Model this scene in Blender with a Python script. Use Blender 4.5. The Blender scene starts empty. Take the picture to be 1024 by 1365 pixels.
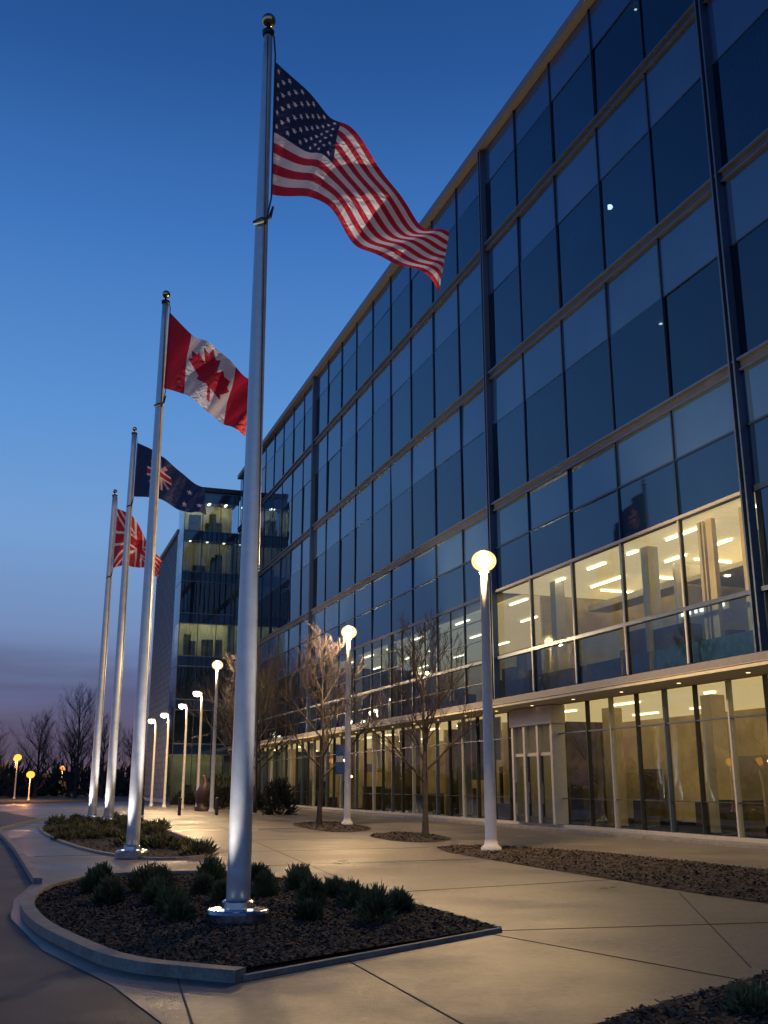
import bpy, bmesh, math, random
from mathutils import Vector, Matrix
random.seed(7)
sc = bpy.context.scene
R = math.radians
# ------------------------------------------------------------------ materials
def new_mat(name):
    m = bpy.data.materials.new(name); m.use_nodes = True
    nt = m.node_tree; nt.nodes.clear()
    out = nt.nodes.new('ShaderNodeOutputMaterial')
    return m, nt, out
def N(nt, t, **kw):
    n = nt.nodes.new(t)
    for k, v in kw.items():
        if hasattr(n, k): setattr(n, k, v)
        else: n.inputs[k.replace('_', ' ')].default_value = v
    return n
def c4(c): return (c[0], c[1], c[2], 1)
def pbr(name, col, rough=0.5, metal=0.0, var=0.25, scale=6.0, bump=0.0, bscale=60, spec=0.5, col2=None, rvar=0.1, fine=0, fscale=120, em=0, emc=(1,.82,.5)):
    m, nt, out = new_mat(name)
    p = N(nt, 'ShaderNodeBsdfPrincipled'); p.inputs['Metallic'].default_value = metal
    p.inputs['Specular IOR Level'].default_value = spec
    if em: p.inputs['Emission Color'].default_value = c4(emc); p.inputs['Emission Strength'].default_value = em
    tc = N(nt, 'ShaderNodeTexCoord')
    no = N(nt, 'ShaderNodeTexNoise'); no.inputs['Scale'].default_value = scale; no.inputs['Detail'].default_value = 8; no.inputs['Roughness'].default_value = .62
    nt.links.new(tc.outputs['Object'], no.inputs['Vector'])
    rp = N(nt, 'ShaderNodeValToRGB')
    a = [x*(1-var) for x in col]; b = [min(1, x*(1+var)) for x in (col2 or col)]
    rp.color_ramp.elements[0].color = c4(a); rp.color_ramp.elements[1].color = c4(b)
    rp.color_ramp.elements[0].position = .35; rp.color_ramp.elements[1].position = .65
    nt.links.new(no.outputs['Fac'], rp.inputs['Fac'])
    src = rp.outputs['Color']
    if fine:
        n3 = N(nt, 'ShaderNodeTexNoise'); n3.inputs['Scale'].default_value = fscale; n3.inputs['Detail'].default_value = 5; n3.inputs['Roughness'].default_value = .7
        nt.links.new(tc.outputs['Object'], n3.inputs['Vector'])
        r3 = N(nt, 'ShaderNodeMapRange'); r3.inputs['From Min'].default_value = .3; r3.inputs['From Max'].default_value = .7
        r3.inputs['To Min'].default_value = 1-fine; r3.inputs['To Max'].default_value = 1+fine
        nt.links.new(n3.outputs['Fac'], r3.inputs['Value'])
        vm = N(nt, 'ShaderNodeVectorMath'); vm.operation = 'SCALE'
        nt.links.new(src, vm.inputs[0]); nt.links.new(r3.outputs[0], vm.inputs['Scale']); src = vm.outputs[0]
    nt.links.new(src, p.inputs['Base Color'])
    mr = N(nt, 'ShaderNodeMapRange'); mr.inputs['From Min'].default_value = .3; mr.inputs['From Max'].default_value = .7
    mr.inputs['To Min'].default_value = max(.02, rough-rvar); mr.inputs['To Max'].default_value = min(1, rough+rvar)
    nt.links.new(no.outputs['Fac'], mr.inputs['Value']); nt.links.new(mr.outputs['Result'], p.inputs['Roughness'])
    if bump:
        n2 = N(nt, 'ShaderNodeTexNoise'); n2.inputs['Scale'].default_value = bscale; n2.inputs['Detail'].default_value = 4
        nt.links.new(tc.outputs['Object'], n2.inputs['Vector'])
        bp = N(nt, 'ShaderNodeBump'); bp.inputs['Strength'].default_value = bump; bp.inputs['Distance'].default_value = 0.02
        nt.links.new(n2.outputs['Fac'], bp.inputs['Height']); nt.links.new(bp.outputs['Normal'], p.inputs['Normal'])
    nt.links.new(p.outputs[0], out.inputs[0])
    return m
def emit(name, col, s, samp=True):
    m, nt, out = new_mat(name)
    e = N(nt, 'ShaderNodeEmission'); e.inputs[0].default_value = c4(col); e.inputs[1].default_value = s
    nt.links.new(e.outputs[0], out.inputs[0])
    if not samp:
        try: m.cycles.emission_sampling = 'NONE'
        except Exception: pass
    return m
def glass(name, tint, ior, rough=0.01, wav=0.02, gc=(.8, .9, 1)):
    m, nt, out = new_mat(name)
    t = N(nt, 'ShaderNodeBsdfTransparent'); t.inputs[0].default_value = c4(tint)
    g = N(nt, 'ShaderNodeBsdfGlossy'); g.inputs['Roughness'].default_value = rough; g.inputs['Color'].default_value = c4(gc)
    f = N(nt, 'ShaderNodeFresnel'); f.inputs['IOR'].default_value = ior
    tc = N(nt, 'ShaderNodeTexCoord'); no = N(nt, 'ShaderNodeTexNoise'); no.inputs['Scale'].default_value = .5
    nt.links.new(tc.outputs['Object'], no.inputs['Vector'])
    bp = N(nt, 'ShaderNodeBump'); bp.inputs['Strength'].default_value = wav; bp.inputs['Distance'].default_value = .3
    nt.links.new(no.outputs['Fac'], bp.inputs['Height']); nt.links.new(bp.outputs['Normal'], g.inputs['Normal'])
    mx = N(nt, 'ShaderNodeMixShader')
    nt.links.new(f.outputs[0], mx.inputs[0]); nt.links.new(t.outputs[0], mx.inputs[1]); nt.links.new(g.outputs[0], mx.inputs[2])
    nt.links.new(mx.outputs[0], out.inputs[0]); return m
def spandrel(name, col, ior):
    m, nt, out = new_mat(name)
    d = N(nt, 'ShaderNodeBsdfDiffuse'); d.inputs[0].default_value = c4(col)
    tc = N(nt, 'ShaderNodeTexCoord'); no = N(nt, 'ShaderNodeTexNoise'); no.inputs['Scale'].default_value = .35; no.inputs['Detail'].default_value = 4
    nt.links.new(tc.outputs['Object'], no.inputs['Vector'])
    rp = N(nt, 'ShaderNodeValToRGB'); rp.color_ramp.elements[0].color = c4([x*.65 for x in col]); rp.color_ramp.elements[1].color = c4([x*1.35 for x in col])
    nt.links.new(no.outputs['Fac'], rp.inputs[0]); nt.links.new(rp.outputs[0], d.inputs[0])
    g = N(nt, 'ShaderNodeBsdfGlossy'); g.inputs['Roughness'].default_value = .03; g.inputs['Color'].default_value = (.75, .88, 1, 1)
    f = N(nt, 'ShaderNodeFresnel'); f.inputs['IOR'].default_value = ior
    mx = N(nt, 'ShaderNodeMixShader')
    nt.links.new(f.outputs[0], mx.inputs[0]); nt.links.new(d.outputs[0], mx.inputs[1]); nt.links.new(g.outputs[0], mx.inputs[2])
    nt.links.new(mx.outputs[0], out.inputs[0]); return m
def glow_shell(name, col, s, tr):
    m, nt, out = new_mat(name)
    e = N(nt, 'ShaderNodeEmission'); e.inputs[0].default_value = c4(col); e.inputs[1].default_value = s
    t = N(nt, 'ShaderNodeBsdfTransparent'); mx = N(nt, 'ShaderNodeMixShader'); mx.inputs[0].default_value = tr
    nt.links.new(e.outputs[0], mx.inputs[1]); nt.links.new(t.outputs[0], mx.inputs[2]); nt.links.new(mx.outputs[0], out.inputs[0])
    try: m.cycles.emission_sampling = 'NONE'
    except Exception: pass
    return m

M = {}
M['conc'] = pbr('plaza_concrete', (.142, .122, .1), .46, var=.42, scale=.38, bump=.35, bscale=110, rvar=.2, spec=.45, fine=.32, fscale=11)
M['kerb'] = pbr('kerb_concrete', (.26, .24, .21), .7, var=.25, scale=3, bump=.3, fine=.25, fscale=30)
M['joint'] = pbr('joint', (.05, .045, .04), .9)
M['asph'] = pbr('asphalt', (.03, .03, .033), .6, var=.45, scale=.9, bump=.6, bscale=150, fine=.5, fscale=50)
M['grass'] = pbr('grass_ground', (.03, .04, .018), .95, var=.5, scale=.6, bump=.8, bscale=25)
M['mulch'] = pbr('mulch', (.03, .022, .017), .95, var=.6, scale=20, bump=1.0, bscale=70)
M['chip'] = pbr('mulch_chip', (.07, .048, .033), .85, var=.8, scale=14)
M['pole'] = pbr('brushed_pole', (.66, .66, .67), .38, metal=.35, var=.1, scale=3, fine=.06, fscale=9)
M['poleb'] = pbr('base_metal', (.42, .42, .44), .22, metal=.9, var=.1)
M['gold'] = pbr('gold_finial', (.75, .5, .2), .22, metal=1, var=.05)
M['lampp'] = pbr('lamp_paint', (.8, .77, .7), .42, var=.06)
M['dark'] = pbr('dark_metal', (.03, .032, .036), .45)
M['frame'] = pbr('mullion_blue', (.03, .05, .085), .35, metal=.4, var=.08)
M['frameL'] = pbr('mullion_light', (.1, .135, .19), .38, metal=.5, var=.08)
M['band'] = pbr('band_grey', (.085, .085, .09), .5, metal=.3, var=.2, scale=2)
M['coping'] = pbr('coping', (.2, .19, .185), .5, var=.12)
M['white'] = pbr('white_frame', (.5, .47, .4), .4, var=.06)
M['slab'] = pbr('slab', (.12, .13, .15), .8)
M['idark'] = pbr('interior_dark', (.04, .055, .08), .8)
M['wall'] = pbr('interior_wall', (.6, .5, .3), .8, var=.3, scale=.4)
M['ceil'] = pbr('interior_ceiling', (.7, .64, .46), .8, var=.08)
M['ceilE'] = pbr('ceiling_added_glow', (.7, .62, .42), .8, var=.1, em=.5, emc=(1, .78, .4))  # whole ceiling emits added light to brighten the lit rooms evenly
M['ceilM'] = pbr('ceiling_added_glow_dim', (.6, .5, .33), .8, var=.1, em=.35, emc=(1, .78, .4))  # weaker added ceiling emission for the dimmer rooms
M['ceilL'] = pbr('lobby_ceiling_added_glow', (.65, .55, .36), .8, var=.1, em=.62, emc=(1, .77, .38))  # ceiling surface is no fixture; emission added to fill the lobby with light
M['floor'] = pbr('interior_floor', (.3, .26, .19), .35, var=.15, scale=.6)
M['furn'] = pbr('interior_furniture', (.09, .07, .045), .5, var=.7, scale=1)
M['teal'] = pbr('balustrade_blue', (.05, .12, .17), .4, var=.3)
M['gUp'] = glass('glass_upper', (.2, .34, .52), 1.8)
M['gUp2'] = glass('glass_upper_b', (.26, .4, .55), 2.0)
M['gLit'] = glass('glass_lit', (.88, .9, .82), 1.65)
M['gLob'] = glass('glass_lobby', (.84, .84, .74), 1.85)
M['gMid'] = glass('glass_mid', (.46, .6, .7), 2.1)
M['spA'] = spandrel('spandrel_light', (.034, .085, .185), 1.85)
M['spA2'] = spandrel('spandrel_light_b', (.045, .1, .205), 1.9)
M['spB'] = spandrel('spandrel_dark', (.01, .03, .075), 1.85)
M['blind'] = pbr('blind', (.085, .16, .29), .8, var=.3, scale=1.5)
M['strip'] = emit('ceiling_strip', (1, .84, .5), 9)
M['strip2'] = emit('lobby_strip', (1, .78, .4), 6)
M['soff'] = emit('soffit_downlight', (1, .74, .36), 5)
M['dim'] = emit('dim_strip', (1, .82, .5), 7)
M['wingl'] = emit('wing_strip', (1, .88, .5), 16)
M['wingd'] = emit('wing_strip_dim', (1, .85, .5), 5)
M['pt'] = emit('downlight', (1, .75, .42), 3, False)
M['sign'] = emit('sign_glow', (1, .93, .78), 3, False)
M['lamp'] = emit('lamp_core', (1, .84, .55), 30, False)
M['globe_halo'] = glow_shell('lamp_globe_halo', (1, .62, .24), 2.1, .3)  # lamp globe whose warm emissive shell also imitates the halo around it
M['sod'] = emit('sodium_lens', (1, .34, .05), 2.6, False)
M['up'] = emit('uplight_lens', (.9, .95, 1), 1.6, False)
M['clad'] = pbr('perforated_cladding', (.46, .51, .58), .5, metal=.1, var=.12, scale=.6)
M['bark'] = pbr('bark', (.075, .058, .044), .9, var=.4, scale=8, bump=.5)
M['barkd'] = pbr('bark_dark', (.03, .027, .027), .95, var=.4, scale=4)
M['leaf'] = pbr('leaf', (.05, .06, .018), .7, var=.7, scale=3, col2=(.12, .115, .038))
M['leafd'] = pbr('leaf_dark', (.018, .024, .014), .9, var=.5, scale=.8)
M['banner'] = pbr('banner_blue', (.04, .09, .22), .5)
M['bronze'] = pbr('bronze', (.09, .06, .045), .5, metal=.3)

# ------------------------------------------------------------------ helpers
def link(o, parent=None):
    sc.collection.objects.link(o)
    if parent: o.parent = parent
    return o
def empty(name):
    o = bpy.data.objects.new(name, None); sc.collection.objects.link(o); return o
class MB:
    def __init__(s): s.v = []; s.f = []; s.m = []; s.mats = []
    def mi(s, k):
        if k not in s.mats: s.mats.append(k)
        return s.mats.index(k)
    def poly(s, pts, k):
        b = len(s.v); s.v += [tuple(p) for p in pts]; s.f.append(list(range(b, b+len(pts)))); s.m.append(s.mi(k))
    def box8(s, p, k):
        b = len(s.v); s.v += [tuple(q) for q in p]; i = s.mi(k)
        for f in ((0,3,2,1),(4,5,6,7),(0,1,5,4),(1,2,6,5),(2,3,7,6),(3,0,4,7)):
            s.f.append([b+j for j in f]); s.m.append(i)
    def obj(s, name, parent=None, smooth=False):
        me = bpy.data.meshes.new(name); me.from_pydata(s.v, [], s.f)
        for k in s.mats: me.materials.append(M[k])
        me.polygons.foreach_set('material_index', s.m)
        if smooth: me.polygons.foreach_set('use_smooth', [True]*len(s.f))
        me.update()
        return link(bpy.data.objects.new(name, me), parent)
    def tube(s, pts, rad, k, n=12, cap=True):
        rings = []
        for i, p in enumerate(pts):
            p = Vector(p)
            a = Vector(pts[max(0, i-1)]); b = Vector(pts[min(len(pts)-1, i+1)])
            d = (b-a)
            if d.length < 1e-6: d = Vector((0, 0, 1))
            d.normalize()
            x = d.cross(Vector((0, 1, .1))) if abs(d.z) > .5 else d.cross(Vector((0, 0, 1)))
            x.normalize(); y = d.cross(x)
            b0 = len(s.v)
            for j in range(n):
                t = 2*math.pi*j/n
                s.v.append(tuple(p + (x*math.cos(t)+y*math.sin(t))*rad[i]))
            rings.append(b0)
        mi = s.mi(k)
        for i in range(len(rings)-1):
            for j in range(n):
                s.f.append([rings[i]+j, rings[i]+(j+1) % n, rings[i+1]+(j+1) % n, rings[i+1]+j]); s.m.append(mi)
        if cap:
            s.f.append([rings[0]+j for j in range(n)][::-1]); s.m.append(mi)
            s.f.append([rings[-1]+j for j in range(n)]); s.m.append(mi)
    def lathe(s, c, prof, k, n=20):
        c = Vector(c); b0 = len(s.v); mi = s.mi(k)
        for r, z in prof:
            r = max(r, .001)
            for j in range(n):
                t = 2*math.pi*j/n; s.v.append((c.x+r*math.cos(t), c.y+r*math.sin(t), c.z+z))
        for i in range(len(prof)-1):
            for j in range(n):
                s.f.append([b0+i*n+j, b0+i*n+(j+1) % n, b0+(i+1)*n+(j+1) % n, b0+(i+1)*n+j]); s.m.append(mi)
A = R(19.3)
u = Vector((-math.sin(A), math.cos(A), 0)); mm = Vector((math.cos(A), math.sin(A), 0))
D0 = 17.7
def W(s, d, z): 
    p = mm*(D0-d) + u*s; return Vector((p.x, p.y, z))
def bx(mb, s0, s1, d0, d1, z0, z1, k):
    if s0 > s1: s0, s1 = s1, s0
    if d0 > d1: d0, d1 = d1, d0
    mb.box8([W(s0,d0,z0),W(s1,d0,z0),W(s1,d1,z0),W(s0,d1,z0),W(s0,d0,z1),W(s1,d0,z1),W(s1,d1,z1),W(s0,d1,z1)], k)
def box(mb, x0, x1, y0, y1, z0, z1, k):
    mb.box8([(x0,y0,z0),(x1,y0,z0),(x1,y1,z0),(x0,y1,z0),(x0,y0,z1),(x1,y0,z1),(x1,y1,z1),(x0,y1,z1)], k)
def sheet(name, pts, z, k):
    me = bpy.data.meshes.new(name); bm = bmesh.new()
    vs = [bm.verts.new((p[0], p[1], z)) for p in pts]
    f = bm.faces.new(vs); f.normal_update()
    if f.normal.z < 0: f.normal_flip()
    bmesh.ops.triangulate(bm, faces=bm.faces[:]); bm.to_mesh(me); bm.free()
    me.materials.append(M[k]); return link(bpy.data.objects.new(name, me))
def inside(x, y, P):
    c = False; j = len(P)-1
    for i in range(len(P)):
        if (P[i][1] > y) != (P[j][1] > y) and x < (P[j][0]-P[i][0])*(y-P[i][1])/(P[j][1]-P[i][1])+P[i][0]: c = not c
        j = i
    return c
def smoothpoly(P, it=2):
    for _ in range(it):
        Q = []
        for i in range(len(P)):
            a = P[i]; b = P[(i+1) % len(P)]
            Q.append((a[0]*.75+b[0]*.25, a[1]*.75+b[1]*.25)); Q.append((a[0]*.25+b[0]*.75, a[1]*.25+b[1]*.75))
        P = Q
    return P
def strip(mb, P, w, z0, z1, k):
    for i in range(len(P)-1):
        a = Vector((*P[i], 0)); b = Vector((*P[i+1], 0)); d = (b-a).normalized(); n = Vector((-d.y, d.x, 0))
        if i > 0:
            dp = (a-Vector((*P[i-1], 0))).normalized(); na = (n+Vector((-dp.y, dp.x, 0))).normalized()
        else: na = n
        if i < len(P)-2:
            dn = (Vector((*P[i+2], 0))-b).normalized(); nb = (n+Vector((-dn.y, dn.x, 0))).normalized()
        else: nb = n
        q = [a-na*w/2, b-nb*w/2, b+nb*w/2, a+na*w/2]
        mb.box8([(p.x, p.y, z0) for p in q]+[(p.x, p.y, z1) for p in q], k)

# ------------------------------------------------------------------ ground
sheet('ground', [(-1500,-1500),(1500,-1500),(1500,1500),(-1500,1500)], 0, 'grass')
edge = [(2.5,-14),(.9,0),(-.4,4.5),(-1.54,7.71),(-2.25,9.1),(-3.4,10.9),(-4.6,13.4),(-5.3,15.5),(-5.9,18.2),(-9.2,26.5),(-13.9,38),(-16,50),(-22,62),(-34,84)]
sheet('road', [(2.7,-14)]+[(x+.3, y) for x, y in edge[1:]]+[(-60,92),(-90,92),(-60,75),(-36,58),(-26,40),(-20,20),(-16,0),(-14,-14)], .004, 'asph')
plaza = edge+[tuple(W(110,3,0)[:2]), tuple(W(110,-2,0)[:2]), tuple(W(-20,-2,0)[:2])]
sheet('plaza', plaza, .010, 'conc')
mb = MB()
for a, b in [((-.55,10.9),(.76,7.0)),((1.12,12.1),(3.2,9.0)),((1.15,12.25),(7.5,13.6)),((-1.75,9.35),(-1.2,7.2)),((-.24,16.3),(9,21.5)),((-3,21.5),(3.2,24.2)),((1.2,28),(-8,24.5)),((-7,30),(-1,33)),((-8,38),(-3,40)),((-10,48),(-3,51)),((-.3,17),(-8.5,50)),((3.3,9.9),(4.5,16.5))]:
    strip(mb, [a, b], .016, .0105, .0145, 'joint')
mb.obj('pavement_joints')
isl1 = [(-1.5,9.35),(-2.3,9.75),(-3.0,10.8),(-3.9,12.3),(-4.75,14.3),(-5.2,16.2),(-5.2,18.0),(-4.5,19.3),(-2.4,19.3),(-.3,16.4),(1.25,12.25)]
isl2 = smoothpoly([(-3.7,25.3),(-4.4,23.4),(-5.6,23.6),(-8.2,28),(-12.8,39),(-14.6,47),(-14.6,51),(-12.8,51),(-9.6,43.7),(-6.2,33)])
bedR = smoothpoly([(1.1,27.4),(2.86,21.7),(3.9,18.9),(4.5,16.9),(5.5,14.6),(6.6,11.5),(9.2,12.5),(8.3,18),(7.3,20.8),(6.3,23.4),(4.5,27.2),(2.2,29.2)],1)
bedB = smoothpoly([(-4.2,44.5),(-2.4,48.5),(-.2,40),(-1.0,36.3),(-2.3,37.5)])
bedC = smoothpoly([(-.7,34.7),(.75,37.6),(2.3,32.8),(1.4,29.9),(.1,31.2)])
bedF = [(1.2,7.2),(1.7,7.9),(2.3,8.5),(3.35,9.55),(4.6,10.3),(7,10),(8,5),(3,3.5),(1,5)]
def bed(name, P, z, density, maxn=9000, sz=1.0):
    sheet(name, P, z, 'mulch')
    xs = [p[0] for p in P]; ys = [p[1] for p in P]; mb = MB()
    area = (max(xs)-min(xs))*(max(ys)-min(ys)); k = int(min(maxn, area*density))
    for _ in range(k):
        x = random.uniform(min(xs), max(xs)); y = random.uniform(min(ys), max(ys))
        if not inside(x, y, P): continue
        l = random.uniform(.012, .035)*sz; w = random.uniform(.006, .014)*sz; t = random.uniform(0, 6.28); h = random.uniform(.003, .022)
        dx, dy = math.cos(t)*l, math.sin(t)*l; ex, ey = -math.sin(t)*w, math.cos(t)*w; a = random.uniform(-.012, .012)*sz
        mb.poly([(x-dx-ex, y-dy-ey, z+h-a), (x+dx-ex, y+dy-ey, z+h+a), (x+dx+ex, y+dy+ey, z+h+a*1.3+.006), (x-dx+ex, y-dy+ey, z+h-a+.006)], 'chip')
    mb.obj(name+'_chips')
bed('mulch_bed', isl1, .05, 900, maxn=52000)
bed('mulch_bed', isl2, .03, 60, sz=1.5)
bed('mulch_bed', bedR, .02, 260, maxn=24000, sz=1.4)
bed('mulch_bed', bedB, .02, 60, sz=1.8); bed('mulch_bed', bedC, .02, 100, sz=1.6)
bed('mulch_bed', bedF, .03, 600, maxn=22000)
mb = MB()
kp = [(-1.2,9.22)]+isl1[:9]
def chaik(P, it=2):
    for _ in range(it):
        Q = [P[0]]
        for i in range(len(P)-1):
            a, b = P[i], P[i+1]
            Q += [(a[0]*.75+b[0]*.25, a[1]*.75+b[1]*.25), (a[0]*.25+b[0]*.75, a[1]*.25+b[1]*.75)]
        Q.append(P[-1]); P = Q
    return P
strip(mb, chaik(kp, 3), .17, .0, .11, 'kerb')
strip(mb, [(-1.2,9.24),(1.3,12.2)], .05, .0, .055, 'kerb'); strip(mb, [(1.3,12.28),(-.25,16.4),(-2.3,19.3)], .05, 0, .055, 'kerb')
mb.obj('kerb')
mb = MB(); strip(mb, [(-5.75,17.9),(-9.1,26.5),(-13.8,38),(-16,50)], .14, .0, .1, 'kerb'); mb.obj('kerb')
mb = MB(); strip(mb, list(isl2)+[isl2[0]], .12, 0, .06, 'kerb'); mb.obj('kerb')

# ------------------------------------------------------------------ main building
S0, S1 = -13.23, 91.6
BAY = 3.13; k0 = 21.2
bld = empty('office_building')
lev = [12.6, 18.4, 24.5, 29.6]
bays = [k0+BAY*i for i in range(-11, 23)]
bays = [b for b in bays if b < S1-1]+[S1]
gU, gL, gM, sp, fr, inn, em = MB(), MB(), MB(), MB(), MB(), MB(), MB()
def pane(mb, s0, s1, z0, z1, k, d=0, j=.014):
    o = [random.uniform(-j, j) for _ in range(3)]; o.append(o[0]+o[2]-o[1])
    mb.poly([W(s1,d+o[0],z0), W(s0,d+o[1],z0), W(s0,d+o[2],z1), W(s1,d+o[3],z1)], k)
for i in range(len(bays)-1):
    a, b = bays[i], bays[i+1]
    lit2 = a > 21 and b < 37.5
    for z0, z1 in zip(lev[:-1], lev[1:]):
        zs = z1-.15-(z1-z0)*.35
        pane(gU, a, b, z0+.18, zs, random.choice(['gUp', 'gUp', 'gUp2'])); pane(sp, a, b, zs, z1-.14, random.choice(['spA', 'spA', 'spA2']))
        bx(fr, a, b, -.02, .015, zs-.015, zs+.015, 'frame')
        if random.random() < .38:
            w = random.choice([.5, 1])
            x = a+.1; drop = random.choice([z0+.35, z0+.35, z0+1.6, z0+2.4])
            while x < a+.1+(b-a-.2)*w-.12:
                bx(inn, x, x+.1, -.3-random.random()*.04, -.27, drop, zs+.3, 'blind'); x += .2
    pane(sp, a, b, 10.9, 12.46, random.choice(['spA', 'spA2'])); pane(sp, a, b, 9.15, 10.9, 'spB')
    if lit2:
        pane(gL, a, b, 6.45, 9.1, 'gLit'); pane(gM, a, b, 4.85, 6.4, 'gMid')
    else:
        pane(gM, a, b, 6.45, 9.1, 'gMid'); pane(gM, a, b, 4.85, 6.4, 'gMid')
    major = i-11 in (0, 5, 14)
    if major:
        bx(fr, a-.13, a-.07, 0, .24, 4.86, 29.48, 'frameL'); bx(fr, a+.07, a+.13, 0, .24, 4.86, 29.48, 'frameL')
        bx(fr, a-.07, a+.07, 0, .1, 4.86, 29.47, 'frame')
    else:
        bx(fr, a-.028, a+.028, -.05, .06, 4.86, 29.48, 'frame')
    if lit2: bx(fr, a-.035, a+.035, .061, .1, 4.9, 9.05, 'white' if not major else 'frameL')
    if not major and b > 37.5:
        m_ = (a+b)/2; bx(fr, m_-.015, m_+.015, -.03, .04, 4.86, 9.04, 'frame')
for z in lev[:-1]:
    bx(fr, S0, S1, -.1, .08, z-.14, z+.18, 'band')
    bx(fr, S0, S1, .08, .18, z+.13, z+.2, 'frameL'); bx(fr, S0, S1, .08, .13, z-.15, z-.1, 'frameL')
bx(fr, S0, S1, -.05, .05, 9.05, 9.2, 'frame'); bx(fr, 21.2, 37.0, .051, .11, 9.08, 9.17, 'white')
bx(fr, S0, S1, -.05, .11, 6.38, 6.5, 'frameL'); bx(fr, S0, S1, -.05, .05, 10.87, 10.93, 'frame')
for z in (7.35, 8.2, 5.6): bx(fr, 37.1, S1, -.03, .03, z-.015, z+.015, 'frame')
bx(fr, S0, S1, -.4, .32, 29.5, 29.88, 'coping'); bx(fr, S0, S1, -.6, .22, 29.89, 30.02, 'band')
# fascia / soffit
bx(fr, S0, S1, -.05, .28, 4.62, 4.83, 'coping'); bx(fr, S0, S1, -.05, .3, 4.6, 4.618, 'white'); bx(fr, S0, S1, -1.5, .26, 4.5, 4.59, 'ceil')
for i in range(-10, 22):
    p = W(k0+BAY*i+1.5, -.6, 4.497); em.lathe(p, [(.06, 0), (.001, -.002)], 'soff', 12)
# shell
bx(inn, S0, S1, -30, -9.5, 0, 29.4, 'wall')
bx(inn, S0-.3, S0, -30, .1, 0, 29.9, 'clad')
bx(inn, S1-.02, S1+.4, -30, -.3, 0, 29.4, 'idark')
bx(inn, S0, S1, -30, -.1, 29.41, 29.49, 'slab')
for z in lev[:-1]: bx(inn, S0, S1, -9.4, -.12, z-.3, z+.15, 'idark')
bx(inn, S0, S1, -9.4, -9.0, 12.9, 29.3, 'idark')
for z0 in lev[:-1]:
    for s in bays[::2]:
        if random.random() < .6: bx(inn, s+.3, s+.45, -9, -3, z0+.25, z0+5.3, 'idark')
        bx(inn, s+.7, s+1.2, -2.6, -2.1, z0+.25, z0+5.3, 'idark')
bx(inn, S0, S1, -9.45, -.1, 9.25, 9.5, 'ceil'); bx(inn, S0, S1, -9.45, -.1, 4.6, 4.8, 'floor')
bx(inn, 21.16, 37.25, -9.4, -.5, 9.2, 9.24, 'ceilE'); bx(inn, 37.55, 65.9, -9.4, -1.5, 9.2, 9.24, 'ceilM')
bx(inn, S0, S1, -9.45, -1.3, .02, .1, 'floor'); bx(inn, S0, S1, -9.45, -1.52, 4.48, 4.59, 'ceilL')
bx(inn, 37.3, 37.45, -9.4, -2.3, 4.81, 9.19, 'wall'); bx(inn, 66, 66.2, -9.4, -.3, 4.81, 9.19, 'idark'); bx(inn, 20.95, 21.15, -9.4, -.1, 4.81, 9.19, 'wall')
for d in (-1.3, -3.2, -6.2, -8.2):
    s = 21.6+random.random()*1.5
    while s < 36:
        L = random.choice([.6, 1.2, 2.4]); bx(em, s, min(s+L, 37), d-.035, d+.035, 9.13, 9.18, 'strip'); s += L+random.uniform(1.2, 3.2)
for s in (22.7, 25.9, 29.0, 32.2, 35.2):
    bx(em, s, s+.07, -5.4, -3.9, 9.13, 9.18, 'strip')
for d in (-2, -4.6, -7.2):
    s = 38
    while s < 65:
        bx(em, s, s+1.6, d-.04, d+.04, 9.13, 9.18, 'dim'); s += random.choice([3.2, 4.1, 6])
for s in [k0+BAY*2*i for i in range(0, 8)]:
    bx(inn, s+.4, s+.8, -1.6, -1.2, 4.82, 9.17, 'white')
for s in (22.4, 23.9, 24.3): bx(inn, s, s+.28, -.9, -.75, 4.82, 9.1, 'wall')
bx(inn, 22.0, 24.8, -3.1, -3.0, 4.82, 9.1, 'white'); bx(inn, 22.6, 23.4, -2.99, -2.95, 4.82, 7.2, 'teal')
bx(inn, 25.5, 25.65, -9, -4, 4.82, 9.1, 'wall'); bx(inn, 29.5, 29.65, -9, -3.4, 4.82, 9.1, 'white'); bx(inn, 33.2, 33.35, -9, -5, 4.82, 9.1, 'wall')
bx(inn, 25.8, 29.4, -6.3, -3.6, 8.35, 8.5, 'ceil'); bx(inn, 30, 36.8, -5.2, -4.2, 8.55, 8.8, 'white'); bx(inn, 21.4, 25.3, -7, -6.4, 8.3, 8.7, 'wall')
for s in (26.4, 27.6, 28.8): bx(em, s, s+.14, -4.2, -4.06, 8.31, 8.349, 'strip')
for _ in range(46):
    s = random.uniform(21.5, 36); d = random.uniform(-8.6, -1.0); w = random.uniform(.4, 1.8); h = random.uniform(.6, 1.9)
    bx(inn, s, s+w, d-.35, d+.35, 4.81, 4.8+h, random.choice(['furn', 'furn', 'teal', 'wall']))
for _ in range(30):
    s = random.uniform(38, 64); d = random.uniform(-8.6, -1.0); w = random.uniform(.4, 2.8); h = random.uniform(.6, 2.8)
    bx(inn, s, s+w, d-.2, d+.2, 4.81, 4.8+h, random.choice(['furn', 'idark', 'teal']))
s = 21.3
while s < 36:
    w = random.uniform(.5, 2); bx(inn, s, min(s+w, 37.2), -8.99, -8.9, random.choice([4.81, 4.81, 6.8]), random.uniform(7.1, 8.6), random.choice(['furn', 'teal', 'white', 'floor'])); s += w+random.uniform(.2, 1.2)
bx(inn, 21.3, 37.2, -.42, -.36, 4.81, 5.55, 'teal')
for i, ww in enumerate([.2,.12,.26,.18,.1,.22,.2]):
    bx(em, 27.2+i*.36, 27.2+i*.36+ww, -3.54, -3.5, 7.2, 7.42, 'sign')
bx(inn, 27.0, 29.9, -3.6, -3.55, 7.1, 7.5, 'wall')
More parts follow.
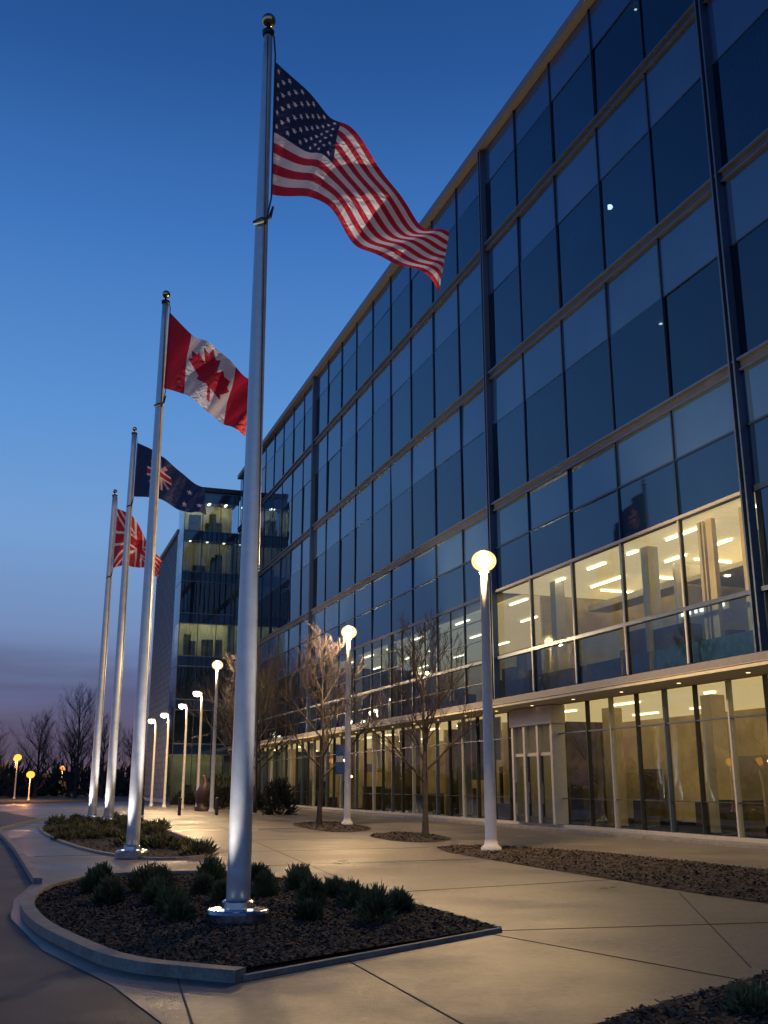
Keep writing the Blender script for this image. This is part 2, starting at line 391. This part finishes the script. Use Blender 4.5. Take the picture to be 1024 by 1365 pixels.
# ground floor
G = -1.2
gm = [S0+BAY/2*i for i in range(0, 67)]
VA, VB = 34.2, 37.6
for i in range(len(gm)-1):
    a, b = gm[i], gm[i+1]
    if VA < (a+b)/2 < VB: continue
    pane(gL, a, b, .2, 3.4, 'gLob', G, .01); pane(gL, a, b, 3.45, 4.47, 'gLob', G, .01)
    k = 'white' if i % 4 == 0 else ('frameL' if i % 2 == 0 else 'dark'); w = .035 if i % 2 == 0 else .016
    bx(fr, a-w, a+w, G-.08, G+.09, .21, 4.47, k)
for a, b in ((S0, VA), (VB, S1)):
    bx(fr, a, b, G-.05, G+.06, 3.4, 3.45, 'frameL'); bx(fr, a, b, G-.04, G+.04, 1.1, 1.125, 'dark')
bx(fr, S0, S1, G-.1, G+.14, .1, .2, 'white')
bx(fr, S0, S1, -9.4, G+.9, .0, .1, 'kerb')
for s in (34.3, 35.4, 36.5, 37.5):
    bx(fr, s-.08, s+.08, G-.2, G+.35, .21, 3.8, 'white')
bx(fr, 34.15, 37.65, G-.2, G+.4, 3.8, 4.47, 'white'); bx(fr, 34.4, 37.4, G+.2, G+.28, 2.65, 2.77, 'white')
for s in (34.4, 35.5, 36.6):
    bx(fr, s, s+.06, G+.2, G+.28, .21, 2.64, 'dark'); bx(fr, s+.83, s+.89, G+.2, G+.28, .21, 2.64, 'dark'); bx(fr, s+.06, s+.83, G+.2, G+.28, .21, .45, 'dark')
    pane(gL, s+.06, s+.83, .45, 2.64, 'gLob', G+.24, .001); bx(fr, s+.72, s+.75, G+.3, G+.35, .9, 1.7, 'poleb')
    pane(gL, s, s+.9, 2.78, 3.79, 'gLob', G+.24, .001)
for d in (-3.0, -6.8):
    s = S0+1
    while s < 88:
        L = random.choice([.3, .5, 1.2, 1.8]); bx(em, s, s+L, d-.05, d+.05, 4.41, 4.46, 'strip2'); s += L+random.uniform(1.8, 4.5)
s = S0+1
while s < 88:
    w = random.uniform(1, 3.2); bx(inn, s, s+w, -8.9-random.random()*.3, -8.6, .11, random.uniform(2.2, 3.6), random.choice(['furn', 'furn', 'wall', 'floor', 'wall'])); s += w+random.uniform(.6, 2.8)
for s in [k0+BAY*2*i+1 for i in range(-5, 11)]:
    bx(inn, s, s+.55, -4.2, -3.65, .11, 4.47, 'wall')
for _ in range(90):
    s = random.uniform(S0+2, 88); d = random.uniform(-8, -2.2); w = random.uniform(.4, 2.2); h = random.uniform(.5, 1.5)
    bx(inn, s, s+w, d-.3, d+.3, .11, .1+h, 'furn')
for _ in range(16):
    s = random.uniform(S0+2, 70); bx(inn, s, s+.15, -8.5, -3.5, .11, random.choice([2.4, 3.2, 4.4]), random.choice(['wall', 'furn', 'wall']))
for i in range(0, 66):
    if random.random() < .25 and not (VA-1 < gm[i] < VB):
        bx(inn, gm[i]+.05, gm[i]+BAY/2-.05, G-.4, G-.36, random.choice([.3, 1.8, 2.6]), 4.4, 'wall')
for _ in range(17):
    zi = random.choice([0, 1, 2, 2, 1]); s = random.uniform(18, 60); d = random.uniform(-4, -1); z = lev[zi+1]-.36
    r = random.choice([.03, .05, .07])
    bx(em, s, s+r*1.4, d, d+r*1.4, z-.03, z, 'pt')
em.lathe(W(28.6, -1.1, 22.1), [(.001,-.1),(.09,-.06),(.12,0),(.09,.06),(.001,.1)], 'sign', 12)
gU.obj('upper_glass', bld); gL.obj('lit_glass', bld); gM.obj('mid_glass', bld); sp.obj('spandrel_panels', bld)
fr.obj('frames', bld); inn.obj('interior', bld); em.obj('ceiling_lights', bld)

# ------------------------------------------------------------------ wing tower
wing = empty('glass_tower_building')
g, f, e = MB(), MB(), MB()
WD = 5.0; WS = S1+.45; WL = 4.0; HT = 28.2
fl = [0]+[1.2+3.85*i for i in range(1, 8)]
fl[-1] = HT-.2
for i in range(len(fl)-1):
    z0, z1 = fl[i], fl[i+1]
    bx(f, WS+.1, WS+WL, -.2, WD-.1, z1-.35, z1, 'slab'); 
    g.poly([W(WS,0,z0), W(WS,WD,z0), W(WS,WD,z1-.95), W(WS,0,z1-.95)][::-1], 'gMid')
    g.poly([W(WS,0,z1-.9), W(WS,WD,z1-.9), W(WS,WD,z1), W(WS,0,z1)][::-1], 'spB')
    g.poly([W(WS,WD,z0), W(WS+WL,WD,z0), W(WS+WL,WD,z1-.95), W(WS,WD,z1-.95)][::-1], 'gMid')
    g.poly([W(WS,WD,z1-.9), W(WS+WL,WD,z1-.9), W(WS+WL,WD,z1), W(WS,WD,z1)][::-1], 'spB')
    bx(f, WS-.06, WS+.02, 0, WD, z1-.96, z1-.88, 'frameL'); bx(f, WS-.06, WS+.02, 0, WD, z1-.04, z1+.04, 'frameL')
    k = {6: 'wingl', 5: 'wingd', 3: 'wingl', 0: 'wingd'}.get(i)
    bx(f, WS+3.2, WS+3.4, 0, WD-.1, z0+.01, z1-.36, 'wall' if k else 'idark')
    if k:
        for d in (.8, 2.4, 4.0): bx(e, WS+.6, WS+2.8, d-.09, d+.09, z1-.42, z1-.37, k)
        for _ in range(5):
            d = random.uniform(.3, 4); bx(f, WS+1.5, WS+2.0, d, d+.6, z0+.01, z0+random.uniform(.8, 2.2), 'furn')
for d in (0, 1.67, 3.33, WD): bx(f, WS-.08, WS-.01, d-.03, d+.03, 0, HT, 'frame')
bx(f, WS-.1, WS+WL, -.2, WD+.1, HT-.05, HT+.35, 'dark')
bx(f, WS+WL, 113, -12, WD-.15, 0, 24.9, 'clad')
z = .5
while z < 24.9: bx(f, WS+WL, 113, WD-.15, WD-.1, z, z+.07, 'frameL'); z += .62
s = WS+WL
while s < 113: bx(f, s, s+.07, WD-.15, WD-.08, .3, 24.9, 'frameL'); s += .95
bx(f, WS+WL, 113.2, -12, WD+.1, 24.91, 25.3, 'coping')
g.obj('glass', wing); f.obj('frames', wing); e.obj('lights', wing)

# ------------------------------------------------------------------ flags
def cr(P, t):
    n = len(P)-1; x = min(max(t, 0), .99999)*n; i = int(x); f = x-i
    p0 = P[max(i-1, 0)]; p1 = P[i]; p2 = P[i+1]; p3 = P[min(i+2, n)]
    return [.5*((2*p1[k])+(-p0[k]+p2[k])*f+(2*p0[k]-5*p1[k]+4*p2[k]-p3[k])*f*f+(-p0[k]+3*p1[k]-3*p2[k]+p3[k])*f**3) for k in (0, 1)]
def flag_mat():
    m, nt, out = new_mat('flag_cloth')
    at = N(nt, 'ShaderNodeAttribute'); at.attribute_name = 'Col'
    p = N(nt, 'ShaderNodeBsdfPrincipled'); p.inputs['Roughness'].default_value = .65; p.inputs['Sheen Weight'].default_value = .1
    t = N(nt, 'ShaderNodeBsdfTranslucent'); mx = N(nt, 'ShaderNodeMixShader'); mx.inputs[0].default_value = .25
    tc = N(nt, 'ShaderNodeTexCoord'); no = N(nt, 'ShaderNodeTexNoise'); no.inputs['Scale'].default_value = 3.5; no.inputs['Detail'].default_value = 3; no.inputs['Distortion'].default_value = 1.5
    bp = N(nt, 'ShaderNodeBump'); bp.inputs['Strength'].default_value = .7; bp.inputs['Distance'].default_value = .12
    nt.links.new(tc.outputs['Object'], no.inputs['Vector']); nt.links.new(no.outputs['Fac'], bp.inputs['Height']); nt.links.new(bp.outputs[0], p.inputs['Normal'])
    nt.links.new(at.outputs['Color'], p.inputs['Base Color']); nt.links.new(at.outputs['Color'], t.inputs[0])
    nt.links.new(p.outputs[0], mx.inputs[1]); nt.links.new(t.outputs[0], mx.inputs[2]); nt.links.new(mx.outputs[0], out.inputs[0])
    return m
FM = flag_mat()
RED = (.46, .01, .025); WH = (.7, .62, .61); NV = (.018, .022, .07)
def flag(name, org, top, bot, colf, nu, nv, amp, waves, slant, ph=0, parent=None):
    vs = []; fs = []; cols = []
    for j in range(nv+1):
        for i in range(nu+1):
            a = i/nu; b = j/nv
            T = cr(top, a); B = cr(bot, a)
            w = min(1, a*3)
            th = 2*math.pi*(waves*a**1.25+slant*b)+ph
            y = amp*w*math.sin(th)+amp*.35*w*math.sin(2.3*th+1+2*b)+.02*w*math.sin(23*a+9*b)
            z = T[1]*(1-b)+B[1]*b + amp*.12*w*math.cos(th*1.0)
            x = T[0]*(1-b)+B[0]*b + amp*.08*w*math.sin(th+1.3)
            vs.append((org[0]+x, org[1]+y-.15*a, org[2]+z))
    for j in range(nv):
        for i in range(nu):
            p = j*(nu+1)+i
            fs.append((p, p+nu+1, p+nu+2, p+1)); cols.append(colf((i+.5)/nu, (j+.5)/nv))
    me = bpy.data.meshes.new(name); me.from_pydata(vs, [], fs)
    ca_ = me.color_attributes.new('Col', 'FLOAT_COLOR', 'CORNER')
    arr = []
    for c in cols: arr += [c[0], c[1], c[2], 1]*4
    ca_.data.foreach_set('color', arr)
    me.polygons.foreach_set('use_smooth', [True]*len(fs)); me.materials.append(FM); me.update()
    return link(bpy.data.objects.new(name, me), parent)
def star_in(dx, dy, r):
    d = math.hypot(dx, dy)
    if d > r: return False
    t = (math.atan2(dx, dy)) % (2*math.pi/5); t = min(t, 2*math.pi/5-t)
    px, py = d*math.cos(t), d*math.sin(t); ix, iy = .45*r*math.cos(math.pi/5), .45*r*math.sin(math.pi/5)
    return (r-ix)*(py-iy)+(iy)*(px-ix) <= 0
def us(a, b):
    if a < .4 and b < 7/13:
        A_ = a/.4; B_ = b/(7/13)
        for r in range(9):
            n = 6 if r % 2 == 0 else 5
            for c in range(n):
                cx = ((2*c+1) if r % 2 == 0 else (2*c+2))/12; cy = (r+1)/10
                if abs(B_-cy) < .06 and abs(A_-cx) < .06 and star_in((A_-cx)*.4*1.9, (B_-cy)*-.54, .025): return WH
        return NV
    return RED if int(b*13) % 2 == 0 else WH
leaf = [(0,-.5),(.07,-.36),(.17,-.42),(.13,-.16),(.26,-.28),(.29,-.21),(.42,-.24),(.38,-.1),(.46,-.05),(.24,.13),(.27,.22),(.03,.19),(.03,.42)]
leaf = leaf+[(-x, y) for x, y in leaf[::-1]]
def ca(a, b):
    if a < .25 or a > .75: return RED
    return RED if inside((a-.5)*2.0, (b-.48)*1.16, leaf) else WH
def navyf(a, b):
    x = (a-.36)*1.9; y = b-.45
    d = math.hypot(x, y)
    if d < .34:
        if abs(x) < .045 or abs(y) < .05: return RED
        if abs(x) < .09 or abs(y) < .1: return WH
        if abs(abs(x)-abs(y)) < .05: return (.6, .25, .3)
    for cx, cy in ((.78,.4),(.9,.75),(.7,.8)):
        if star_in((a-cx)*1.9, -(b-cy), .09): return WH
    return (.015, .03, .11)
def rw(a, b):
    x = (a-.5)*2; y = (b-.5)*2
    if abs(x) < .12 or abs(y) < .16: return RED
    if abs(x) < .2 or abs(y) < .27: return WH
    d = abs(abs(x)-abs(y))
    if d < .1: return RED
    if d < .2: return WH
    return (.4, .02, .035)
def flagpole(x, y, H, rb, rt, hoist, name='flagpole', lights=None):
    pe = empty(name); mb = MB()
    mb.tube([(x, y, .1+i*(H-.1)/24) for i in range(25)], [rb*(1-i/24)**.8*1.0+rt*(1-(1-i/24)**.8) for i in range(25)], 'pole', 24)
    mb.obj('shaft', pe, True)
    mb = MB(); mb.lathe((x, y, 0), [(.35,0),(.37,.03),(.37,.15),(.355,.18),(.34,.19),(.2,.2),(.19,.27),(rb+.02,.29),(rb,.29)], 'poleb', 32); mb.obj('base_drum', pe)
    mb = MB()
    for t in (-2.2, -.9):
        mb.lathe((x+.275*math.cos(t), y+.275*math.sin(t), .197), [(.035,0),(.035,.012),(.001,.013)], 'up', 12)
    mb.obj('uplight_lenses', pe)
    mb = MB(); mb.lathe((x, y, H), [(.001,-.06),(rt+.02,-.06),(rt+.03,.02),(.035,.05),(.03,.14)], 'dark', 14)
    r = .105
    mb.lathe((x, y, H+.12+r*.9), [(r*math.sin(t*math.pi/12), -r*math.cos(t*math.pi/12)) for t in range(13)], 'gold', 18)
    mb.obj('finial', pe, True)
    mb = MB()
    zt, zb = hoist
    mb.tube([(x+rt+.03, y-.05, H-.1), (x+rt+.06, y-.06, zt+.1), (x+rt+.07, y-.06, zb-.05), (x+rt+.0, y-.08, zb-.5)], [.012]*4, 'dark', 6)
    mb.tube([(x+rt-.06, y-.07, H-.1), (x+rt-.01, y-.12, zb-.4), (x+rb+.02, y-.05, 1.4)], [.006]*3, 'dark', 5)
    mb.tube([(x-.1, y-.13, zb-.5), (x+.03, y-.15, zb-.46), (x+.12, y-.1, zb-.4), (x+.16, y-.06, zb-.2)], [.03,.045,.03,.015], 'dark', 8)
    mb.obj('halyard', pe)
    for (dx, dy, tg, P, ang) in (lights or []): spot(pe, x+dx, y+dy, .24, tg, P, ang)
    return pe
def spot(parent, x, y, z, tgt, P, ang, col=(1, .93, .85), size=.06):
    l = bpy.data.lights.new('uplight_lamp', 'SPOT'); l.energy = P; l.spot_size = R(ang); l.spot_blend = .6; l.color = col; l.shadow_soft_size = size
    o = bpy.data.objects.new('uplight_lamp', l); link(o, parent); o.location = (x, y, z)
    o.rotation_euler = (Vector(tgt)-Vector((x, y, z))).to_track_quat('-Z', 'Y').to_euler()

p1 = flagpole(-1.72, 12.77, 12.4, .145, .062, (11.86, 9.65), lights=[(.26,-.24,(-.45,12.75,10.2),3900,24),(-.2,-.28,(-1.74,12.74,6),330,34)])
flag('flag_usa', (-1.6, 12.72, 11.86), [(0,0),(.50,-.5),(1.0,-1.1),(1.56,-1.92),(2.1,-2.62),(2.5,-2.98)], [(0,-2.2),(.45,-2.28),(.8,-2.5),(1.2,-2.95),(1.8,-3.38),(2.34,-3.78)], us, 300, 195, .17, 1.7, .3, .2, p1)
p2 = flagpole(-5.62, 23.9, 13.6, .15, .08, (13.3, 11.2), lights=[(.26,-.26,(-4.5,23.9,11.8),4900,24),(-.2,-.3,(-5.62,23.85,6),520,36)])
flag('flag_canada', (-5.5, 23.85, 13.3), [(0,0),(.6,-.6),(1.2,-1.05),(1.75,-1.5),(2.25,-2.05)], [(-.02,-2.1),(.5,-2.3),(1.05,-2.66),(1.55,-3.1),(2.05,-3.4)], ca, 200, 110, .16, 1.5, .4, 1.2, p2)
p3 = flagpole(-11.7, 45.1, 17.5, .2, .11, (17.0, 14.4), lights=[(.3,-.28,(-10.2,45,15.2),5200,24),(-.22,-.32,(-11.7,45.05,6),900,36)])
flag('flag_navy', (-11.5, 45.0, 17.0), [(0,0),(1.0,-.5),(2.0,-1.4),(3.3,-2.3)], [(0,-2.6),(1.1,-2.75),(2.3,-3.3),(3.35,-3.5)], navyf, 120, 70, .2, 1.7, .4, 0, p3)
p4 = flagpole(-13.4, 48.7, 15.5, .19, .11, (14.8, 11.8), lights=[(.3,-.28,(-12.3,48.6,13),5000,24),(-.22,-.32,(-13.4,48.65,6),900,36)])
flag('flag_red_white', (-13.2, 48.6, 14.8), [(0,0),(.8,-.4),(1.5,-1.6),(2.3,-2.6)], [(0,-3.0),(.8,-2.9),(1.6,-3.1),(2.3,-3.55)], rw, 120, 70, .25, 2.0, .5, 1, p4)

# ------------------------------------------------------------------ street lamps
def lamp(x, y, H, P, r=.13, arm=False, k='lamp', col=(1, .66, .32), banner=False, name='street_lamp'):
    e = empty(name); mb = MB()
    mb.lathe((x, y, 0), [(r*1.7,.01),(r*1.7,.1),(r*1.15,.16),(r,.3),(r*.72,H-.35),(r*.9,H-.33),(r*.9,H-.3),(r*.5,H-.28)], 'lampp', 18)
    mb.obj('post', e, True)
    hx = x+(-.35 if arm else 0)
    mb = MB()
    if arm:
        mb.tube([(x, y, H-.3), (x-.05, y, H+.1), (x-.35, y, H+.2)], [.05,.045,.04], 'lampp', 8)
        mb.lathe((hx, y, H+.1), [(.05,.14),(.26,.1),(.28,.04),(.24,.02)], 'lampp', 18)
        mb.lathe((hx, y, H+.1), [(.22,.018),(.24,-.08),(.18,-.2),(.001,-.25)], k, 18)
    else:
        rr = .33 if k == 'lamp' else .42; q = [(rr*math.sin(t*math.pi/14), -rr*.85*math.cos(t*math.pi/14)) for t in range(1, 15)]
        mb.lathe((x, y, H), q, 'globe_halo' if k == 'lamp' else k, 24)
        if k == 'lamp': mb.lathe((x, y, H), [(a*.66, b*.66) for a, b in q], 'lamp', 20)
        mb.lathe((x, y, H-.29), [(.1,-.02),(.13,.0),(.1,.04)], 'lampp', 16)
        mb.lathe((x, y, H+.24), [(.14,-.01),(.12,.03),(.02,.07)], 'lampp', 16)
    mb.obj('lantern', e, True)
    if banner:
        mb = MB(); box(mb, x-.5, x-.17, y-.03, y, 2.0, 3.2, 'banner'); box(mb, x-.48, x-.2, y-.035, y-.031, 2.5, 2.75, 'white'); mb.obj('banner', e)
    l = bpy.data.lights.new('bulb', 'POINT'); l.energy = P; l.color = col; l.shadow_soft_size = .1
    o = bpy.data.objects.new('bulb', l); link(o, e); o.location = (hx-.05, y-.15, H-.3)
    if not arm: o.location = (x-.2, y-.55, H-.08)
lamp(2.66, 26.5, 7.35, 2200, .15)
lamp(-1.5, 43.4, 7.9, 2200, .14, banner=True)
lamp(-10.1, 62, 8.6, 1900, .12)
lamp(-12.1, 68.5, 7.4, 1100, .1, arm=True)
lamp(-13.9, 72.9, 6.9, 1100, .1, arm=True)
lamp(-15.9, 76.5, 6.5, 800, .1, arm=True); lamp(-17.6, 80, 6.3, 700, .1, arm=True)
for x, y, z in ((-42,120,4.6),(-58,165,5.5),(-45,62,3.8),(-41,63,3.7),(-75,175,5),(-37,110,2.6),(-49,160,4)):
    lamp(x, y, z, 1100, .08, k='sod', col=(1, .4, .1))

# ------------------------------------------------------------------ trees
def bare_tree(name, x, y, H, seed, k='bark', r0=.1, low=.3, wide=.36, np=16, dep0=3):
    rnd = random.Random(seed); mb = MB()
    def br(p, d, L, r, dep):
        pts = [p]; rad = [r]; n = 4
        for i in range(n):
            d = (d+Vector((rnd.uniform(-1,1)*.16, rnd.uniform(-1,1)*.16, rnd.uniform(-.02,.16)))).normalized()
            p = p+d*L/n; pts.append(p); rad.append(max(.005, r*(1-.7*(i+1)/n)))
            if dep > 0 and i < 4:
                for _ in range(2 if (i and dep > 1) else 1):
                    a = rnd.uniform(0, 6.28); side = Vector((math.cos(a), math.sin(a), rnd.uniform(-.2,.4)))
                    nd = (d+side*rnd.uniform(.45,.85)).normalized()
                    br(p, nd, L*rnd.uniform(.35,.6), max(.006, rad[-1]*.65), dep-1)
        mb.tube(pts, rad, k, 6 if dep > 1 else 3, False)
    n = 9; p = Vector((x, y, 0)); pts = [p]; rad = [r0*1.2]; ph = rnd.uniform(0, 6.28)
    for i in range(n):
        p = p+Vector((rnd.uniform(-.05,.05), rnd.uniform(-.05,.05), H*.86/n)); pts.append(p); rad.append(max(.008, r0*(1-(i+1)/n*.9)))
    mb.tube(pts, rad, k, 10, False)
    for i in range(np):
        t = low+(.97-low)*i/(np-1); f = t*n; j = min(n-1, int(f)); q = pts[j].lerp(pts[j+1], f-j)
        ph += 2.4+rnd.uniform(-.4,.4); tt = (t-low)/(1-low)
        d = Vector((math.cos(ph), math.sin(ph), .75+1.1*tt)).normalized()
        br(q, d, H*wide*(1-.55*tt)*rnd.uniform(.8,1.15), max(.012, r0*.45*(1-.6*tt)), dep0)
    return mb.obj(name, None, True)
bare_tree('bare_tree', 1.3, 33.5, 6.5, 3, r0=.1, np=13)
bare_tree('bare_tree', -2.7, 44, 7.8, 5, r0=.11, low=.28, np=13)
bare_tree('bare_tree', -7.6, 62, 9.4, 8, r0=.13, k='barkd')
bare_tree('bare_tree', -8.6, 72, 10, 9, r0=.15, k='barkd')
bare_tree('bare_tree', -11.6, 80, 11, 11, r0=.15, k='barkd')
for i, (x, y, h) in enumerate(((-43,130,9.5),(-37.5,128,12.5),(-34,127,9),(-47,125,8),(-30.5,128,8),(-40,134,8),(-70,90,11),(-62,100,9),(-80,70,12),(-90,50,12))):
    bare_tree('bare_tree', x, y, h, 20+i, k='barkd', r0=.22, low=.15, wide=.4, np=18)
def foliage(mb, c, rx, rz, n, size, k, rnd, up=.5):
    for _ in range(n):
        a = rnd.uniform(0, 6.28); e_ = math.asin(rnd.uniform(-.1, 1)); q = rnd.uniform(.45, 1)
        d = Vector((math.cos(a)*math.cos(e_), math.sin(a)*math.cos(e_), math.sin(e_)))
        p = Vector(c)+Vector((d.x*rx*q, d.y*rx*q, d.z*rz*q))
        dd = (d+Vector((rnd.uniform(-.5,.5), rnd.uniform(-.5,.5), up+rnd.uniform(-.3,.4)))).normalized()
        s_ = dd.cross(Vector((rnd.uniform(-1,1), rnd.uniform(-1,1), .3))).normalized()*size*.18
        L = size*rnd.uniform(.6, 1.4)
        mb.poly([p-s_, p+s_, p+dd*L+s_*.1, p+dd*L-s_*.2], k)
def shrub(x, y, r, h, n, seed, k='leaf', size=.12, z=.03, name='shrub'):
    mb = MB(); rnd = random.Random(seed)
    mb.tube([(x, y, z-.03), (x, y, z+h*.3)], [.03, .02], 'bark', 5)
    foliage(mb, (x, y, z), r, h, n, size, k, rnd)
    for _ in range(4):
        foliage(mb, (x+rnd.uniform(-.5,.5)*r, y+rnd.uniform(-.5,.5)*r, z+h*.3), r*.5, h*.75, n//7, size, k, rnd)
    mb.obj(name)
sh = [(-.2,12.7,.2),(-.85,12.8,.14),(-1.0,14.3,.2),(-.35,14.4,.2),(.15,13.7,.18),(-2.7,13.5,.17),(-2.35,12.8,.16),(-3.1,14.6,.2),(-3.7,14.6,.17),(-4.3,16,.2),(-3.5,16,.22),(-2.7,15.8,.18),(-1.8,15.6,.2),(-1.2,16.6,.2),(-.7,15.6,.18),(-4.6,17.4,.2),(-3.7,17.8,.2),(-2.8,18,.2),(-2.0,17.6,.2),(-2.1,14.7,.17)]
for i, (x, y, r) in enumerate(sh):
    q = random.uniform(.85, 1.2); shrub(x+random.uniform(-.12,.12), y, r*q, r*q*random.uniform(1.2,1.7), 620, 100+i, size=.085)
rnd = random.Random(5)
cnt = 0
while cnt < 34:
    x = rnd.uniform(-14.5, -4); y = rnd.uniform(24, 50)
    if inside(x, y, isl2): shrub(x, y, rnd.uniform(.25,.5), rnd.uniform(.12,.3), 200, 300+cnt, size=.14); cnt += 1
for i in range(22):
    x = rnd.uniform(1.5, 5.5); y = rnd.uniform(6.2, 9.8)
    if inside(x, y, bedF) and inside(x, y+.2, bedF): shrub(x, y, .2, .1, 140, 400+i, size=.08)
for i in range(14):
    p = W(rnd.uniform(56, 88), rnd.uniform(2.0, 4.5), 0)
    shrub(p.x, p.y, rnd.uniform(.7, 1.2), rnd.uniform(.9, 2.4), 700, 500+i, k='leafd', size=.28)
mb = MB(); rnd = random.Random(9)
for i in range(300):
    if i < 230: a = rnd.uniform(0, 6.283); rr = rnd.uniform(210, 300); h = rnd.uniform(3, 8)
    else: a = rnd.uniform(1.68, 2.2); rr = rnd.uniform(150, 200); h = rnd.uniform(2, 4.5)
    c = (math.cos(a)*rr, math.sin(a)*rr, .0)
    foliage(mb, c, rnd.uniform(5, 9), h, 110, 1.6, 'leafd', rnd)
mb.obj('distant_tree_line')
for x, y in ((-9.0,57),(-11,57),(-13,57)):
    mb = MB(); mb.lathe((x, y, 0), [(.09,.01),(.09,.8),(.1,.82),(.1,.9),(.03,.94)], 'dark', 12); mb.obj('bollard')
mb = MB(); mb.lathe((-11.3,66,0), [(.5,.01),(.5,.25),(.3,.27),(.34,.6),(.5,1.0),(.42,1.4),(.25,1.7),(.16,1.85),(.19,2.0),(.1,2.15),(.01,2.18)], 'bronze', 14)
for v in range(len(mb.v)):
    X, Y, Z = mb.v[v]; mb.v[v] = (X+.12*math.sin(Z*3+Y), Y+.1*math.cos(Z*2.3), Z)
mb.obj('bronze_sculpture', None, True)

# ------------------------------------------------------------------ world
w = bpy.data.worlds.new('World'); sc.world = w; w.use_nodes = True
nt = w.node_tree; nt.nodes.clear()
out = nt.nodes.new('ShaderNodeOutputWorld'); bg = nt.nodes.new('ShaderNodeBackground')
tc = nt.nodes.new('ShaderNodeTexCoord'); sx = nt.nodes.new('ShaderNodeSeparateXYZ'); nt.links.new(tc.outputs['Generated'], sx.inputs[0])
rp = nt.nodes.new('ShaderNodeValToRGB'); nt.links.new(sx.outputs['Z'], rp.inputs['Fac'])
def lin(r, g, b): 
    return tuple(((c/255+.055)/1.055)**2.4 if c > 10 else c/3294 for c in (r, g, b))+(1,)
st = [(0, lin(128,92,92)), (.035, lin(102,86,106)), (.08, lin(98,104,142)), (.14, lin(116,140,184)), (.23, lin(116,158,210)), (.34, lin(92,146,210)), (.5, lin(62,116,188)), (.62, lin(40,86,152)), (.8, lin(22,52,102)), (1, lin(12,30,68))]
cr_ = rp.color_ramp
cr_.elements[0].position, cr_.elements[0].color = st[0]; cr_.elements[1].position, cr_.elements[1].color = st[-1]
for p, c in st[1:-1]:
    e_ = cr_.elements.new(p); e_.color = c
mp = nt.nodes.new('ShaderNodeMapping'); mp.inputs['Scale'].default_value = (1.5, 1.5, 14); nt.links.new(tc.outputs['Generated'], mp.inputs[0])
no = nt.nodes.new('ShaderNodeTexNoise'); no.inputs['Scale'].default_value = 1.6; no.inputs['Detail'].default_value = 5; nt.links.new(mp.outputs[0], no.inputs['Vector'])
cl = nt.nodes.new('ShaderNodeMapRange'); cl.inputs['From Min'].default_value = .42; cl.inputs['From Max'].default_value = .62; nt.links.new(no.outputs['Fac'], cl.inputs['Value'])
hz = nt.nodes.new('ShaderNodeMapRange'); hz.inputs['From Min'].default_value = .14; hz.inputs['From Max'].default_value = .09; hz.inputs['To Max'].default_value = .7; nt.links.new(sx.outputs['Z'], hz.inputs['Value'])
ml = nt.nodes.new('ShaderNodeMath'); ml.operation = 'MULTIPLY'; nt.links.new(cl.outputs[0], ml.inputs[0]); nt.links.new(hz.outputs[0], ml.inputs[1])
mx = nt.nodes.new('ShaderNodeMixRGB'); nt.links.new(ml.outputs[0], mx.inputs[0]); nt.links.new(rp.outputs[0], mx.inputs[1]); mx.inputs[2].default_value = lin(78,74,98)
nt.links.new(mx.outputs[0], bg.inputs[0]); bg.inputs[1].default_value = 1.0; nt.links.new(bg.outputs[0], out.inputs[0])

# ------------------------------------------------------------------ camera
cam = bpy.data.cameras.new('camera'); co = bpy.data.objects.new('camera', cam); sc.collection.objects.link(co)
cam.sensor_fit = 'VERTICAL'; cam.sensor_height = 36; cam.lens = 35.76; cam.clip_end = 5000; cam.clip_start = .05
co.location = (0, 0, 1.6); co.rotation_euler = (R(105), 0, 0); sc.camera = co
sc.view_settings.view_transform = 'Standard'; sc.view_settings.look = 'None'; sc.view_settings.exposure = 0
